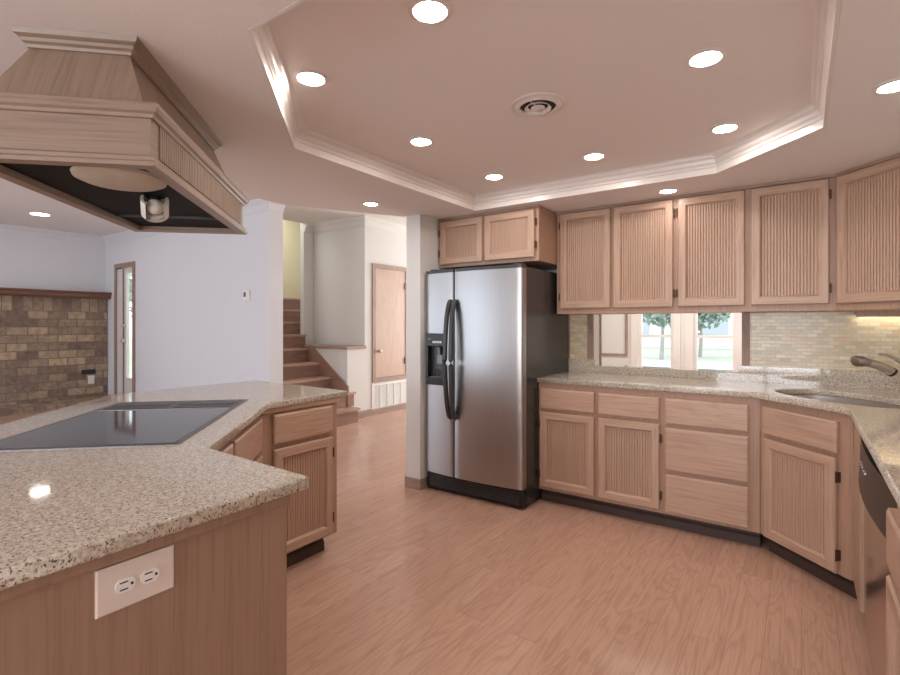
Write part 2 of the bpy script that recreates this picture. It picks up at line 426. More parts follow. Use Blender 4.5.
# ------------------------------------------------------------------ floor and ceilings
bm = bm_new(); box(bm, -7.35, 1.2, -4.3, 9.3, -.08, 0); box(bm, LX-.2, -7.35, -4.3, WY+.19, -.08, 0); struct('floor', bm, FLOORM)
tray = [(-1.05, .866), (-1.345, .866), (-2.06, 1.575), (-2.06, 3.25), (-.395, 3.25), (.09, 2.765), (.09, 1.35), (-.39, .866)]
edge = [(-2.60, 3.15), (-3.08, 2.30), (-3.05, 1.20), (-1.85, -.02), (-1.85, -4.14)]
soff = [(RW+.14, -4.14), (RW+.14, BW+.14), (-2.60, BW+.14)] + edge
s = filled('ceiling', soff, [tray], CZ, TZ, CEIL); s['kind'] = 'structure'
bm = bm_new(); prism(bm, [(-2.3, .7), (.3, .7), (.3, 3.45), (-2.3, 3.45)], TZ, TZ+.06); struct('ceiling_tray', bm, TRAYC)
bm = bm_new(); box(bm, -6.15, -2.3, WY+.19, 9.3, HZ, HZ+.06); struct('ceiling_hall', bm, WARMW)
bm = bm_new(); box(bm, LX-.14, -1.6, -4.14, WY+.19, HZ, HZ+.06); struct('ceiling_living', bm, CEIL)
bm = bm_new(); box(bm, -7.6, -6.10, WY+.19, 6.3, 3.25, 3.31); struct('ceiling_stairwell', bm, WARMW)
bm = bm_new(); box(bm, -6.15, -6.10, WY+.19, 6.3, HZ+.06, 3.25); struct('wall_stairwell_header', bm, WARMW)
bm = bm_new(); box(bm, -2.46, RW+.14, BW+.14, 7.2, 2.45, 2.51); struct('ceiling_dining', bm, WARMW)
# header between column and the white wall end, on the hall side
bm = bm_new(); sweep(bm, edge, [(0, TZ), (.08, TZ), (.08, HZ), (0, HZ)]); struct('wall_header', bm, WARMW)
# tray crown moulding
tz0, tz1 = CZ, TZ
prof = [(0, tz0-.006), (-.022, tz0-.006), (-.022, tz0), (0.0, tz0+.0), (0.0, tz0)]
crown = [(0.001, CZ-.0008), (.012, CZ-.0008), (.012, CZ+.034), (.018, CZ+.040), (.016, CZ+.052), (.026, CZ+.062), (.030, CZ+.078), (.042, CZ+.088), (.046, CZ+.100), (.058, TZ-.001), (.001, TZ-.001)]
bm = bm_new(); sweep(bm, tray, [(-o, z) for o, z in crown], closed=True); struct('trim_1', bm, GLOSSW)

# ------------------------------------------------------------------ kitchen walls
OX0, OX1, SILL = -1.378, -.334, .955       # pass-through opening
def wall_y(name, x0, x1, y0, y1, z0, z1, holes, mat):
    bm = bm_new(); xs = x0
    for (a, b, c, d) in sorted(holes):
        box(bm, xs, a, y0, y1, z0, z1)
        if c > z0: box(bm, a, b, y0, y1, z0, c)
        if d < z1: box(bm, a, b, y0, y1, d, z1)
        xs = b
    box(bm, xs, x1, y0, y1, z0, z1); return struct(name, bm, mat)
def wall_x(name, y0, y1, x0, x1, z0, z1, holes, mat):
    bm = bm_new(); ys = y0
    for (a, b, c, d) in sorted(holes):
        box(bm, x0, x1, ys, a, z0, z1)
        if c > z0: box(bm, x0, x1, a, b, z0, c)
        if d < z1: box(bm, x0, x1, a, b, d, z1)
        ys = b
    box(bm, x0, x1, ys, y1, z0, z1); return struct(name, bm, mat)
wall_y('wall_back', -2.46, RW, BW, BW+.14, 0, CZ, [(OX0, OX1, SILL, 1.75)], WARMW)
wall_x('wall_right', -4.0, 7.2, RW, RW+.14, 0, 2.45, [], WARMW)
bm = bm_new(); box(bm, -2.60, -2.46, 3.09, 9.3, 0, CZ); box(bm, -2.60, -2.46, 3.16, 9.3, CZ+.12, HZ); struct('wall_column', bm, WARMW)
# oak trim around the pass-through
bm = bm_new(); box(bm, OX0-.048, OX0+.002, BW-.02, BW+.0, SILL+.019, 1.384); struct('trim_2', bm, TRIMW[2])
bm = bm_new(); box(bm, OX1-.002, OX1+.046, BW-.02, BW+.0, SILL+.019, 1.384); struct('trim_3', bm, TRIMW[2])
bm = bm_new(); box(bm, OX0, OX0+.012, BW+.14, BW+.16, SILL, 1.75); struct('trim_4', bm, TRIMW[2])
# baseboard of the column
bm = bm_new(); sweep(bm, [(-2.45, 3.40), (-2.45, 3.08), (-2.61, 3.08), (-2.61, 6.0)], [(0, 0), (-.016, 0), (-.016, .045), (-.010, .055), (-.010, .075), (0, .085)]); struct('baseboard_column', bm, TRIMW[0])

# ------------------------------------------------------------------ dining room beyond the pass-through
DYW = 7.0
W1 = (-1.80, -1.37, .70, 1.75); W2 = (-1.12, -.66, .70, 1.75)
wall_y('wall_dining', -2.46, RW, DYW, DYW+.15, 0, 2.45, [W1, W2], WARMW)
for k, w in enumerate((W1, W2)):
    bm = bm_new(); frame_loop(bm, w[0]-.095, w[1]+.095, w[2]-.07, w[3]+.09, [(0, DYW), (0, DYW-.03), (.09, DYW-.03), (.09, DYW)])
    r = struct('window_%d' % (k+1), bm, GLOSSW)
    bm = bm_new(); frame_loop(bm, w[0]-.004, w[1]+.004, w[2]-.004, w[3]+.004, [(0, DYW+.02), (0, DYW+.08), (.035, DYW+.08), (.035, DYW+.02)])
    box(bm, w[0], w[1], DYW+.03, DYW+.07, 1.135, 1.17); obj('sash', bm, GLOSSW, r)
    bm = bm_new(); box(bm, w[0]+.02, w[1]-.02, DYW+.045, DYW+.05, w[2]+.02, w[3]-.02); obj('pane', bm, GLASS, r)
# picture-frame panel moulding on the dining wall
bm = bm_new(); frame_loop(bm, -2.42, -1.945, .87, 2.1, [(0, DYW), (0, DYW-.02), (.035, DYW-.02), (.035, DYW)]); struct('trim_5', bm, TRIMW[2])
bm = bm_new(); box(bm, -2.46, -2.44, BW+.16, DYW, 0, .12); struct('baseboard_dining', bm, TRIMW[1])

# ------------------------------------------------------------------ living room: brick wall, white wall, window walls behind the camera
WIN = ((-3.3, -.4, 'x', .4, 2.35), (-8.4, -4.6, 'y', .35, 2.40), (-1.5, .3, 'y', .35, 2.05))
wall_x('wall_living', -4.0, WY, LX-.14, LX, 0, HZ, [(-3.3, -.4, .4, 2.35)], WHITE)
wall_y('wall_near', LX-.14, RW+.14, -4.14, -4.0, 0, HZ, [(-8.4, -4.6, .35, 2.40), (-1.5, .3, .35, 2.05)], WHITE)
LDX0, LDX1, LDZ = -9.52, -8.92, 2.275
bm = bm_new()
prism(bm, [(LX, WY), (LDX0, WY), (LDX0, WY+.02), (-9.98, WY+.19), (LX, WY+.19)], 0, HZ)
for (a, b, z0) in ((LDX0, LDX1, LDZ), (LDX1, WX, 0)): box(bm, a, b, WY, WY+.19, z0, HZ)
struct('wall_white', bm, WHITE)
for k, (a, b, ax, c0, c1) in enumerate(WIN):
    bm = bm_new()
    n = 3 if b-a > 2 else 2
    for i in range(n+1):
        q = a+(b-a)*i/n
        if ax == 'x': box(bm, LX-.12, LX-.03, q-.03, q+.03, c0, c1)
        else: box(bm, q-.03, q+.03, -4.12, -4.03, c0, c1)
    for z in (c0, (c0+c1)/2, c1):
        if ax == 'x': box(bm, LX-.11, LX-.04, a, b, z-.025, z+.025)
        else: box(bm, a, b, -4.11, -4.04, z-.025, z+.025)
    struct('window_%d' % (k+3), bm, GLOSSW)
bm = bm_new(); sweep(bm, [(LX, -4.0), (LX, WY), (WX, WY), (WX, WY+.19)], [(0, HZ-.13), (-.012, HZ-.13), (-.02, HZ-.11), (-.04, HZ-.06), (-.075, HZ-.03), (-.088, HZ-.015), (-.09, HZ), (0, HZ)]); struct('trim_6', bm, WHITE)
bm = bm_new(); sweep(bm, [(LDX1+.10, WY), (WX, WY), (WX, WY+.19)], [(0, 0), (-.016, 0), (-.016, .085), (-.010, .095), (0, .1)]); struct('baseboard_white', bm, TRIMW[0])
# brick face, soldier course, hearth, mantel
BZ0, BZ1, BZ2 = .076, 1.524, 1.746
bm = bm_new(); box(bm, LX, LX+.09, -.3, WY-.012, BZ0, BZ1); fp = struct('wall_brick', bm, BRICK)
bm = bm_new(); box(bm, LX, LX+.09, -.3, WY-.012, BZ1, BZ2); obj('soldier_course', bm, SOLD, fp)
bm = bm_new(); box(bm, LX, -9.32, -.3, WY-.012, 0, BZ0); struct('hearth', bm, HEARTH)
bm = bm_new(); prism_axis(bm, [(LX, BZ2), (LX+.21, BZ2), (LX+.24, BZ2+.03), (LX+.24, BZ2+.08), (LX+.27, BZ2+.09), (LX+.27, BZ2+.112), (LX, BZ2+.112)], -.4, WY-.01, 'y')
tag(obj('mantel_shelf', bm, MANT), 'dark oak mantel shelf along the top of the brick fireplace wall', 'shelf')
# glazed exterior door in the white wall
bm = bm_new()
frame_loop(bm, LDX0-.08, LDX1+.07, -.05, LDZ+.06, [(0, WY), (0, WY-.02), (.075, WY-.02), (.075, WY)])
d = struct('door_1', bm, TRIMW[2])
bm = bm_new(); box(bm, LDX0, LDX0+.17, WY+.006, WY+.03, 0, LDZ); box(bm, LDX0, LDX1, WY+.006, WY+.15, LDZ-.03, LDZ); obj('jamb', bm, GLOSSW, d)
bm = bm_new(); frame_loop(bm, LDX0+.215, LDX1-.01, .02, LDZ-.035, [(0, WY+.018), (0, WY+.065), (.075, WY+.065), (.075, WY+.018)])
box(bm, LDX0+.28, LDX1-.05, WY+.018, WY+.045, .1, .42); lf = obj('leaf', bm, GLOSSW, d)
bm = bm_new(); box(bm, LDX0+.27, LDX1-.06, WY+.028, WY+.034, .40, LDZ-.12); obj('pane', bm, GLASS, lf)
bm = bm_new(); box(bm, LDX0+.172, LDX0+.213, WY+.016, WY+.04, 0, LDZ-.03); obj('weatherstrip', bm, plain('grey_weatherstrip', srgb(96, 98, 110), .6), d)
for z in (1.04, 1.29):
    bm = bm_new(); bmesh.ops.create_uvsphere(bm, u_segments=16, v_segments=10, radius=.036 if z < 1.2 else .026); obj('knob', bm, CHROME, lf, smooth=True, loc=(LDX0+.25, WY-.018, z))
# thermostat, outlet and vent plate
bm = bm_new(); box(bm, -5.80, -5.665, WY-.03, WY, 1.605, 1.735)
th = obj('thermostat', bm, PURE, bevel=.006); tag(th, 'small white thermostat on the plain white wall', 'thermostat')
bm = bm_new(); box(bm, -5.775, -5.735, WY-.033, WY-.028, 1.655, 1.715); obj('display', bm, DARKG, th)
bx_ = LX+.09
bm = bm_new(); box(bm, bx_, bx_+.012, 3.405, 3.50, .30, .44)
wo = obj('wall_outlet', bm, PURE, bevel=.003); tag(wo, 'small white outlet plate on the brown brick wall', 'outlet')
for z in (.338, .402):
    bm = bm_new(); box(bm, bx_+.010, bx_+.015, 3.43, 3.475, z-.02, z+.02); obj('socket', bm, PURE, wo)
bm = bm_new(); box(bm, bx_, bx_+.012, 3.315, 3.515, .465, .545)
vp = obj('vent_plate', bm, BLACK); tag(vp, 'black rectangular vent plate on the brick just above the white outlet', 'vent')
for i in range(4):
    bm = bm_new(); box(bm, bx_+.011, bx_+.017, 3.325, 3.505, .475+i*.017, .482+i*.017); obj('slat', bm, DARKG, vp)

# ------------------------------------------------------------------ hall and stairs
bm = bm_new(); box(bm, DX-.14, DX, 4.76, 9.3, 0, .966); box(bm, DX-.14, DX, 5.09, 9.3, .966, HZ); struct('wall_closet', bm, WARMW)
bm = bm_new(); box(bm, -6.15, DX-.14, 5.09, 5.2, 0, HZ); box(bm, -6.23, -6.15, 4.91, 5.2, 0, HZ+.06); box(bm, -5.90, DX-.14, 4.745, 5.09, 0, .966); struct('wall_stair', bm, WARMW)
bm = bm_new(); prism(bm, [(DX+.025, 4.725), (DX+.025, 5.10), (DX+.002, 5.10), (DX+.002, 5.085), (-5.905, 5.085), (-5.905, 4.725)], .968, 1.008)
o = obj('ledge_cap', bm, TRIMW[0], bevel=.004); tag(o, 'long oak cap on the half wall above the staircase', 'ledge')
wall_y('wall_hall_end', DX, -2.6, 9.0, 9.14, 0, HZ, [(-4.7, -2.9, .5, 2.4)], WARMW)
bm = bm_new(); box(bm, -7.3, -7.2, WY+.19, 6.2, 0, 3.25); box(bm, -7.2, -6.23, 6.1, 6.2, 0, 3.25); struct('wall_stairwell', bm, YELLOW)
bm = bm_new(); sweep(bm, [(DX, 9.0), (DX, 5.09), (-6.15, 5.09), (-6.15, 4.91)], [(0, HZ-.13), (.012, HZ-.13), (.02, HZ-.11), (.04, HZ-.06), (.085, HZ-.03), (.1, HZ-.015), (.1, HZ), (0, HZ)]); struct('trim_7', bm, WARMW)
bm = bm_new(); sweep(bm, [(DX, 9.0), (DX, 4.86)], [(0, 0), (.016, 0), (.016, .085), (.010, .095), (0, .1)]); struct('baseboard_hall', bm, TRIMW[1])
# closet door
bm = bm_new(); Y0, Y1, Z0, Z1 = 5.235, 6.02, .47, 2.19
for a in ((Y0-.0, Y0+.06, Z0, Z1), (Y1-.06, Y1, Z0, Z1), (Y0+.06, Y1-.06, Z1-.06, Z1), (Y0+.06, Y1-.06, Z0, Z0+.06)):
    box(bm, DX, DX+.02, a[0], a[1], a[2], a[3])
d2 = struct('door_2', bm, TRIMW[2])
bm = bm_new(); box(bm, DX, DX+.012, Y0+.065, Y1-.065, Z0+.065, Z1-.065); lf = obj('leaf', bm, DOORW, d2)
bm = bm_new(); bmesh.ops.create_uvsphere(bm, u_segments=16, v_segments=10, radius=.028); obj('knob', bm, CHROME, lf, smooth=True, loc=(DX+.05, Y0+.12, .92))
bm = bm_new(); tube(bm, [(DX+.012, Y0+.12, .92), (DX+.05, Y0+.12, .92)], .012); obj('knob_stem', bm, CHROME, lf)
for z in (.75, 1.9):
    bm = bm_new(); box(bm, DX+.010, DX+.026, Y1-.085, Y1-.055, z-.05, z+.05); obj('hinge', bm, BRONZE, lf)
# return air grille
t = thing('return_air_grille', 'white return air grille with vertical dividers below the oak closet door', 'grille', (DX, 5.225, .045))
bm = bm_new()
for a in ((0, .815, 0, .03), (0, .815, .375, .405), (0, .03, .03, .375), (.785, .815, .03, .375)): box(bm, 0, .014, a[0], a[1], a[2], a[3])
for i in range(1, 5): box(bm, 0, .013, .03+.755*i/5-.01, .03+.755*i/5+.01, .03, .375)
obj('frame', bm, PURE, t)
bm = bm_new(); box(bm, 0, .002, .03, .785, .03, .375); obj('backing', bm, plain('grille_shadow_grey', srgb(170, 168, 164), .7), t)
bm = bm_new()
for i in range(26):
    z = .036+i*.013
    v = [bm.verts.new(p) for p in ((.003, .03, z+.008), (.010, .03, z), (.010, .785, z), (.003, .785, z+.008))]; bm.faces.new(v)
obj('louvers', bm, PURE, t)
# staircase: treads run across (y), climb towards -x
st = thing('staircase', 'oak staircase climbing behind the white wall beside the half wall', 'stairs', (-4.86, 4.7, 0))
RISE, RUN = .193, .25
for k in range(1, 10):
    x = -4.85-RUN*(k-1); z = RISE*k
    xx = x if k != 2 else DX+.035
    y1 = 4.718 if k < 6 else (4.900 if k == 6 else 6.095)
    ye = {1: 4.78, 2: 4.86}.get(k)
    xb = max(x-RUN-.02, -7.195)
    bm = bm_new(); box(bm, xb+4.86, xx+.030+4.86, 3.905-4.7, y1-4.7, z-.030, z)
    if ye: box(bm, DX+.004+4.86, xx+.030+4.86, y1-4.7, ye-4.7, z-.030, z)
    obj('tread', bm, STREAD, st)
    bm = bm_new(); box(bm, xx-.02+4.86, xx+4.86, 3.905-4.7, y1-4.7, z-RISE, z-.030)
    if ye: box(bm, DX+.004+4.86, xx+4.86, y1-4.7, ye-.012-4.7, z-RISE, z-.030)
    obj('riser', bm, SOAK[1], st)
bm = bm_new(); prism_axis(bm, [(-5.00+4.86, .0), (-5.00+4.86, .47), (-5.05+4.86, .50), (-5.69+4.86, .966), (-5.90+4.86, .966), (-5.90+4.86, .80), (-5.2+4.86, .2), (-5.2+4.86, 0)], 4.720-4.7, 4.742-4.7, 'y'); obj('skirt_board', bm, SOAK[0], st)
bm = bm_new(); prism_axis(bm, [(-5.46, .93), (-5.46, 1.20), (-5.53, 1.31), (-5.60, 1.31), (-5.60, .93)], WY+.19, WY+.30, 'y')
tag(obj('handrail_end', bm, PURE, bevel=.006), 'short white handrail end beyond the end of the white wall', 'handrail')
bm = bm_new(); tube(bm, [(-5.40, WY+.19, 2.46), (-5.40, WY+.26, 2.45)], [.035, .025], 12)
tag(obj('wall_sensor', bm, BLACK), 'tiny black sensor high on the stair side of the white wall', 'sensor')

# ------------------------------------------------------------------ cabinets
def hinge(parent, x, z, y=-.012):
    bm = bm_new(); box(bm, x-.006, x+.006, y-.008, y+.012, z-.024, z+.024); tube(bm, [(x, y-.008, z-.028), (x, y-.008, z+.028)], .004, 8)
    obj('hinge', bm, BRONZE, parent)
def cab_door(parent, x0, x1, z0, z1, hinge_side=None, mats=OAK, period=.0165):
    bm = bm_new()
    frame_loop(bm, x0, x1, z0, z1, [(.004, 0), (.004, -.006), (0, -.008), (0, -.019), (.005, -.025), (.046, -.025), (.050, -.020), (.053, -.016), (.056, -.010), (.056, 0)])
    dr = two_grain(obj('door', bm, mats[2], parent), mats, (2, 0))
    bm = bm_new(); flutes(bm, x0+.055, x1-.055, z0+.055, z1-.055, -.001, -.010, period); obj('beadboard_panel', bm, BEAD, dr)
    if hinge_side:
        x = x0-.006 if hinge_side == 'l' else x1+.006
        hinge(dr, x, z0+.09); hinge(dr, x, z1-.09)
    return dr
def drawer(parent, x0, x1, z0, z1, mats=OAK):
    bm = bm_new(); slab_front(bm, x0, x1, z0, z1, .025, .009); return obj('drawer_front', bm, mats[0], parent)
# --- base run along the back wall (face at y = 3.385)
FY = 3.385
def base_unit(name, label, x0, x1):
    t = thing(name, label, 'base cabinet', (x0, FY, 0)); w = x1-x0
    bm = bm_new(); box(bm, 0, w-.001, 0, BW-FY-.003, .10, .879); obj('body', bm, FRAMEO, t)
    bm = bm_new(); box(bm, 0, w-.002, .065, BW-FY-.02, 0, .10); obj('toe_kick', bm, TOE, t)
    bm = bm_new(); prism_axis(bm, [(.065, 0), (.050, 0), (.050, .05), (.058, .06), (.065, .062)], 0, w-.002, 'x'); obj('shoe_moulding', bm, TOE, t)
    return t
bx = -1.580
t = base_unit('base_cabinet', 'two-door pickled oak base cabinet next to the refrigerator', bx, -.722)
drawer(t, -1.563-bx, -1.161-bx, .693, .838); drawer(t, -1.133-bx, -.739-bx, .693, .836)
cab_door(t, -1.563-bx, -1.161-bx, .125, .668, 'l'); cab_door(t, -1.133-bx, -.739-bx, .125, .668, 'r')
bx = -.722
t = base_unit('drawer_cabinet', 'pickled oak base cabinet with three stacked drawers under the windows', bx, -.195)
drawer(t, -.703-bx, -.25-bx, .677, .837); drawer(t, -.703-bx, -.25-bx, .385, .652); drawer(t, -.703-bx, -.25-bx, .10+.02, .360)
# --- diagonal sink cabinet
P0 = Vector((-.195, FY, 0)); M = Matrix.Translation(P0) @ Matrix.Rotation(R45, 4, 'Z'); inv = M.inverted()
t = thing('sink_cabinet', 'diagonal pickled oak corner cabinet under the sink', 'base cabinet', P0, R45)
poly = [(-.193, FY), (.185, FY-.378), (RW-.003, FY-.378), (RW-.003, BW-.003), (-.193, BW-.003)]
def hull(bm, pts, z0, z1, hole_top):
    prism(bm, pts, z0, z1, inv)
bm = bm_new(); prism(bm, poly, .10, .70, inv)
q = .537
for (a, b, c, d, e, f) in ((0, q+.018, 0, .05, .70, .879),): box(bm, a, b, c, d, e, f)
obj('body', bm, FRAMEO, t)
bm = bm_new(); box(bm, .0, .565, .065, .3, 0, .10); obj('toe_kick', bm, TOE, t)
bm = bm_new(); prism_axis(bm, [(.065, 0), (.050, 0), (.050, .05), (.058, .06), (.065, .062)], .01, .56, 'x'); obj('shoe_moulding', bm, TOE, t)
drawer(t, .038, .490, .685, .838); cab_door(t, .045, .482, .105, .660, 'r')
# --- right run (faces -x)
RX = .200
t = thing('filler_panel', 'narrow vertical oak filler panel between sink cabinet and dishwasher', 'panel', (RX, 2.995, 0), -PI/2)
bm = bm_new(); box(bm, 0, .30, 0, .02, .10, .879); obj('board', bm, OAK[2], t)
bm = bm_new(); box(bm, 0, .30, .065, .085, 0, .10); obj('toe_kick', bm, TOE, t)
DW0, DW1 = 2.690, 1.705
dw = thing('dishwasher', 'stainless steel dishwasher with a black curved control panel under the right counter', 'dishwasher', (RX, DW0, 0), -PI/2)
dwl = DW0-DW1
bm = bm_new(); box(bm, 0, dwl, .03, .55, .04, .862); obj('tub', bm, DARKG, dw)
def bow(bm, x0, x1, z0, z1, y0, f0, f1, n=16, back=.03):
    """front bowed in plan; f0/f1 are bulges at the bottom and the top"""
    rows = []
    for z, f in ((z0, f0), (z1, f1)):
        rows.append([bm.verts.new((x0+(x1-x0)*i/n, y0-f*(1-(2*i/n-1)**2), z)) for i in range(n+1)])
    bk = [[bm.verts.new((x0+(x1-x0)*i/n, back, z)) for i in range(n+1)] for z in (z0, z1)]
    for i in range(n):
        bm.faces.new((rows[0][i], rows[0][i+1], rows[1][i+1], rows[1][i])); bm.faces.new((bk[0][i+1], bk[0][i], bk[1][i], bk[1][i+1]))
        bm.faces.new((rows[1][i], rows[1][i+1], bk[1][i+1], bk[1][i])); bm.faces.new((rows[0][i+1], rows[0][i], bk[0][i], bk[0][i+1]))
    for j in (0, n): bm.faces.new((rows[0][j], rows[1][j], bk[1][j], bk[0][j]))
bm = bm_new(); bow(bm, .004, dwl-.004, .10, .705, .012, .012, .012); obj('door', bm, STEELD, dw, smooth=True)
bm = bm_new(); bow(bm, .004, dwl-.004, .712, .862, .004, .036, .024); cp = obj('control_panel', bm, BLACK, dw, smooth=True)
for i in range(5):
    bm = bm_new(); xx = .33+i*.045; yy = .004-.030*(1-(2*xx/dwl-1)**2); box(bm, xx, xx+.02, yy-.003, yy+.006, .80, .806); obj('indicator', bm, DNICK, cp)
bm = bm_new(); box(bm, 0, dwl, .065, .085, 0, .10); obj('toe_kick', bm, TOE, dw)
bx = 1.700
t = thing('base_cabinet', 'oak base cabinet at the right edge, beyond the dishwasher', 'base cabinet', (RX, bx, 0), -PI/2)
bm = bm_new(); box(bm, 0, .80, 0, RW-RX-.003, .10, .879); obj('body', bm, FRAMEO, t)
bm = bm_new(); box(bm, 0, .80, .065, .55, 0, .10); obj('toe_kick', bm, TOE, t)
drawer(t, .025, .39, .693, .838); drawer(t, .415, .775, .693, .838); cab_door(t, .025, .39, .125, .668, 'r'); cab_door(t, .415, .775, .125, .668, 'l')

# --- upper cabinets
UF = 3.66; UZ0, UZ1 = 1.385, 2.168
def upper(name, label, x0, x1, doors):
    t = thing(name, label, 'wall cabinet', (x0, UF, UZ0)); w = x1-x0; h = UZ1-UZ0
    bm = bm_new(); box(bm, 0, w-.001, 0, BW-UF-.003, 0, h); obj('body', bm, FRAMEO, t)
    bm = bm_new(); prism_axis(bm, [(0, h-.012), (-.012, h-.010), (-.020, h+.006), (0, h+.006)], 0, w, 'x'); obj('crown_strip', bm, TRIMW[0], t)
    for (a, b, s) in doors: cab_door(t, a-x0, b-x0, 1.424-UZ0, 2.150-UZ0, s)
    return t
upper('wall_cabinet', 'two-door oak wall cabinet over the left part of the pass-through', -1.555, -.698, [(-1.522, -1.137, 'l'), (-1.115, -.713, 'r')])
upper('wall_cabinet', 'two-door oak wall cabinet over the right window and mosaic tile', -.698, .165, [(-.681, -.292, 'l'), (-.259, .132, 'r')])
P0 = Vector((.165, UF, UZ0)); M = Matrix.Translation(P0) @ Matrix.Rotation(R45, 4, 'Z'); inv = M.inverted()
t = thing('wall_cabinet', 'diagonal oak corner wall cabinet above the sink', 'wall cabinet', P0, R45)
bm = bm_new(); prism(bm, [(.165, UF), (.5, UF-.335), (RW-.003, UF-.335), (RW-.003, BW-.003), (.165, BW-.003)], UZ0, UZ1, inv); obj('body', bm, FRAMEO, t)
bm = bm_new(); prism_axis(bm, [(0, .771), (-.012, .773), (-.020, .789), (0, .789)], 0, .474, 'x'); obj('crown_strip', bm, TRIMW[0], t)
cab_door(t, .020, .455, .038, .768, 'r')
# over-fridge cabinet
OF = 3.34
t = thing('wall_cabinet', 'shallow two-door oak cabinet above the refrigerator', 'wall cabinet', (-2.455, OF, 1.770))
bm = bm_new(); box(bm, 0, .897, 0, BW-OF-.003, 0, UZ1-1.770); obj('body', bm, FRAMEO, t)
bm = bm_new(); prism_axis(bm, [(0, .386), (-.012, .388), (-.020, .404), (0, .404)], 0, .897, 'x'); obj('crown_strip', bm, TRIMW[0], t)
cab_door(t, .018, .425, .025, .372, 'l'); cab_door(t, .447, .868, .025, .372, 'r')

# ------------------------------------------------------------------ worktops, backsplash, sink, faucet
def superell(cx, cy, a, b, rot, n=40, e=2.6):
    pts = []
    for i in range(n):
        th = 2*PI*i/n; c, s = math.cos(th), math.sin(th)
        x = a*math.copysign(abs(c)**(2/e), c); y = b*math.copysign(abs(s)**(2/e), s)
        pts.append((cx+x*math.cos(rot)-y*math.sin(rot), cy+x*math.sin(rot)+y*math.cos(rot)))
    return pts
SKX, SKY = .195, 3.390
hole = superell(SKX, SKY, .36, .222, R45)
top = filled('countertop', [(-1.582, BW-.001), (-1.582, 3.358), (-.225, 3.358), (.168, 2.985), (.182, 2.90), (.182, .9), (RW-.001, .9), (RW-.001, BW-.001)], [hole], .880, .914, GRAN, bevel=.006)
tag(top, 'speckled granite worktop along the back wall and right side with the sink', 'countertop')
bm = bm_new(); box(bm, OX1-.02, RW-.001, BW-.022, BW-.001, .9142, 1.02); box(bm, -1.582, OX0+.012, BW-.022, BW-.001, .9142, 1.02)
box(bm, OX0+.012, OX1-.02, BW-.022, BW-.001, .9142, SILL); obj('backsplash', bm, GRAN, top)
bm = bm_new(); box(bm, OX0+.0125, OX1-.0205, BW-.0222, BW-.0005, SILL+.0005, SILL+.018); box(bm, OX0, OX1, BW-.0004, BW+.14, SILL+.0005, SILL+.018); obj('sill', bm, GRAN, top)
bm = bm_new(); box(bm, RW-.022, RW-.001, .9, BW-.023, .9142, 1.02); obj('backsplash', bm, GRAN, top)
bm = bm_new(); box(bm, OX1+.046, RW, BW-.009, BW-.0005, 1.0205, 1.384); struct('backsplash_tile', bm, TILE)
bm = bm_new(); box(bm, -1.575, OX0-.048, BW-.009, BW-.0005, 1.0205, 1.384); struct('backsplash_tile', bm, TILE)
bm = bm_new(); box(bm, -1.59, -1.575, BW-.014, BW-.0005, 1.0205, 1.384); struct('trim_8', bm, TRIMW[2])
# sink basin
bm = bm_new(); rings = []
for sc, z in ((1.05, .879), (1.0, .879), (.985, .80), (.95, .735), (.80, .715), (.12, .708)):
    rings.append([bm.verts.new((x, y, z)) for x, y in superell(SKX, SKY, .36*sc, .222*sc, R45)])
for a, b in zip(rings, rings[1:]):
    for i in range(40): bm.faces.new((a[i], a[(i+1) % 40], b[(i+1) % 40], b[i]))
bm.faces.new(rings[-1])
sk = obj('sink', bm, SINKM, smooth=True); tag(sk, 'stainless steel undermount sink in the granite corner worktop', 'sink')
bm = bm_new(); lathe(bm, [(0, .710), (.03, .710), (.042, .712), (.044, .7095)], 24, SKX, SKY); obj('drain', bm, CHROME, sk, smooth=True)
# faucet
fx, fy = .47, 3.47
fa = thing('faucet', 'brushed nickel pull-out faucet arching over the corner sink', 'faucet', (fx, fy, .9147))
bm = bm_new(); lathe(bm, [(0, 0), (.034, 0), (.034, .006), (.027, .014), (.024, .05), (.024, .10), (.022, .135), (.012, .148), (0, .15)], 24); obj('base', bm, CHROME, fa, smooth=True)
pts = [(0, 0, .05), (-.030, -.022, .085), (-.06, -.045, .118), (-.092, -.068, .146), (-.145, -.107, .176), (-.190, -.14, .192)]
sp = smooth_path(pts, 5); n = len(sp)
bm = bm_new(); tube(bm, sp, [.026-.006*i/(n-1) for i in range(n)], 16); spo = obj('spout', bm, CHROME, fa, smooth=True)
bm = bm_new(); tube(bm, [(-.086, -.0637, .1405), (-.094, -.0695, .1475)], .0245, 16); obj('seam_ring', bm, BLACK, spo, smooth=True)
bm = bm_new(); tube(bm, smooth_path([(-.185, -.1365, .191), (-.21, -.155, .197), (-.236, -.173, .200), (-.248, -.182, .196)], 3), [.0195, .020, .022, .025, .0275, .028, .028, .028, .027, .018], 18); obj('spray_head', bm, DNICK, fa, smooth=True)
bm = bm_new(); tube(bm, smooth_path([(0, 0, .14), (-.035, -.022, .178), (-.075, -.045, .212), (-.115, -.062, .232), (-.14, -.075, .234)], 4), [.014, .0135, .013, .0125, .012, .011, .010, .009, .008, .0075, .007, .0068, .0068, .0068, .007, .0075, .008], 12); obj('lever', bm, CHROME, fa, smooth=True)
# under-cabinet light
P0 = (.27, UF-.02, UZ0-.021)
uc = thing('under_cabinet_light', 'slim light strip glowing under the corner wall cabinet', 'light', (.27, 3.945, UZ0-.022))
bm = bm_new(); box(bm, 0, .46, -.03, .03, 0, .022); box(bm, 0, .46, -.036, -.030, -.014, .022); obj('housing', bm, FRAMEO, uc)
bm = bm_new(); box(bm, .01, .45, -.022, .022, -.004, -.0003); obj('diffuser', bm, STRIP, uc)

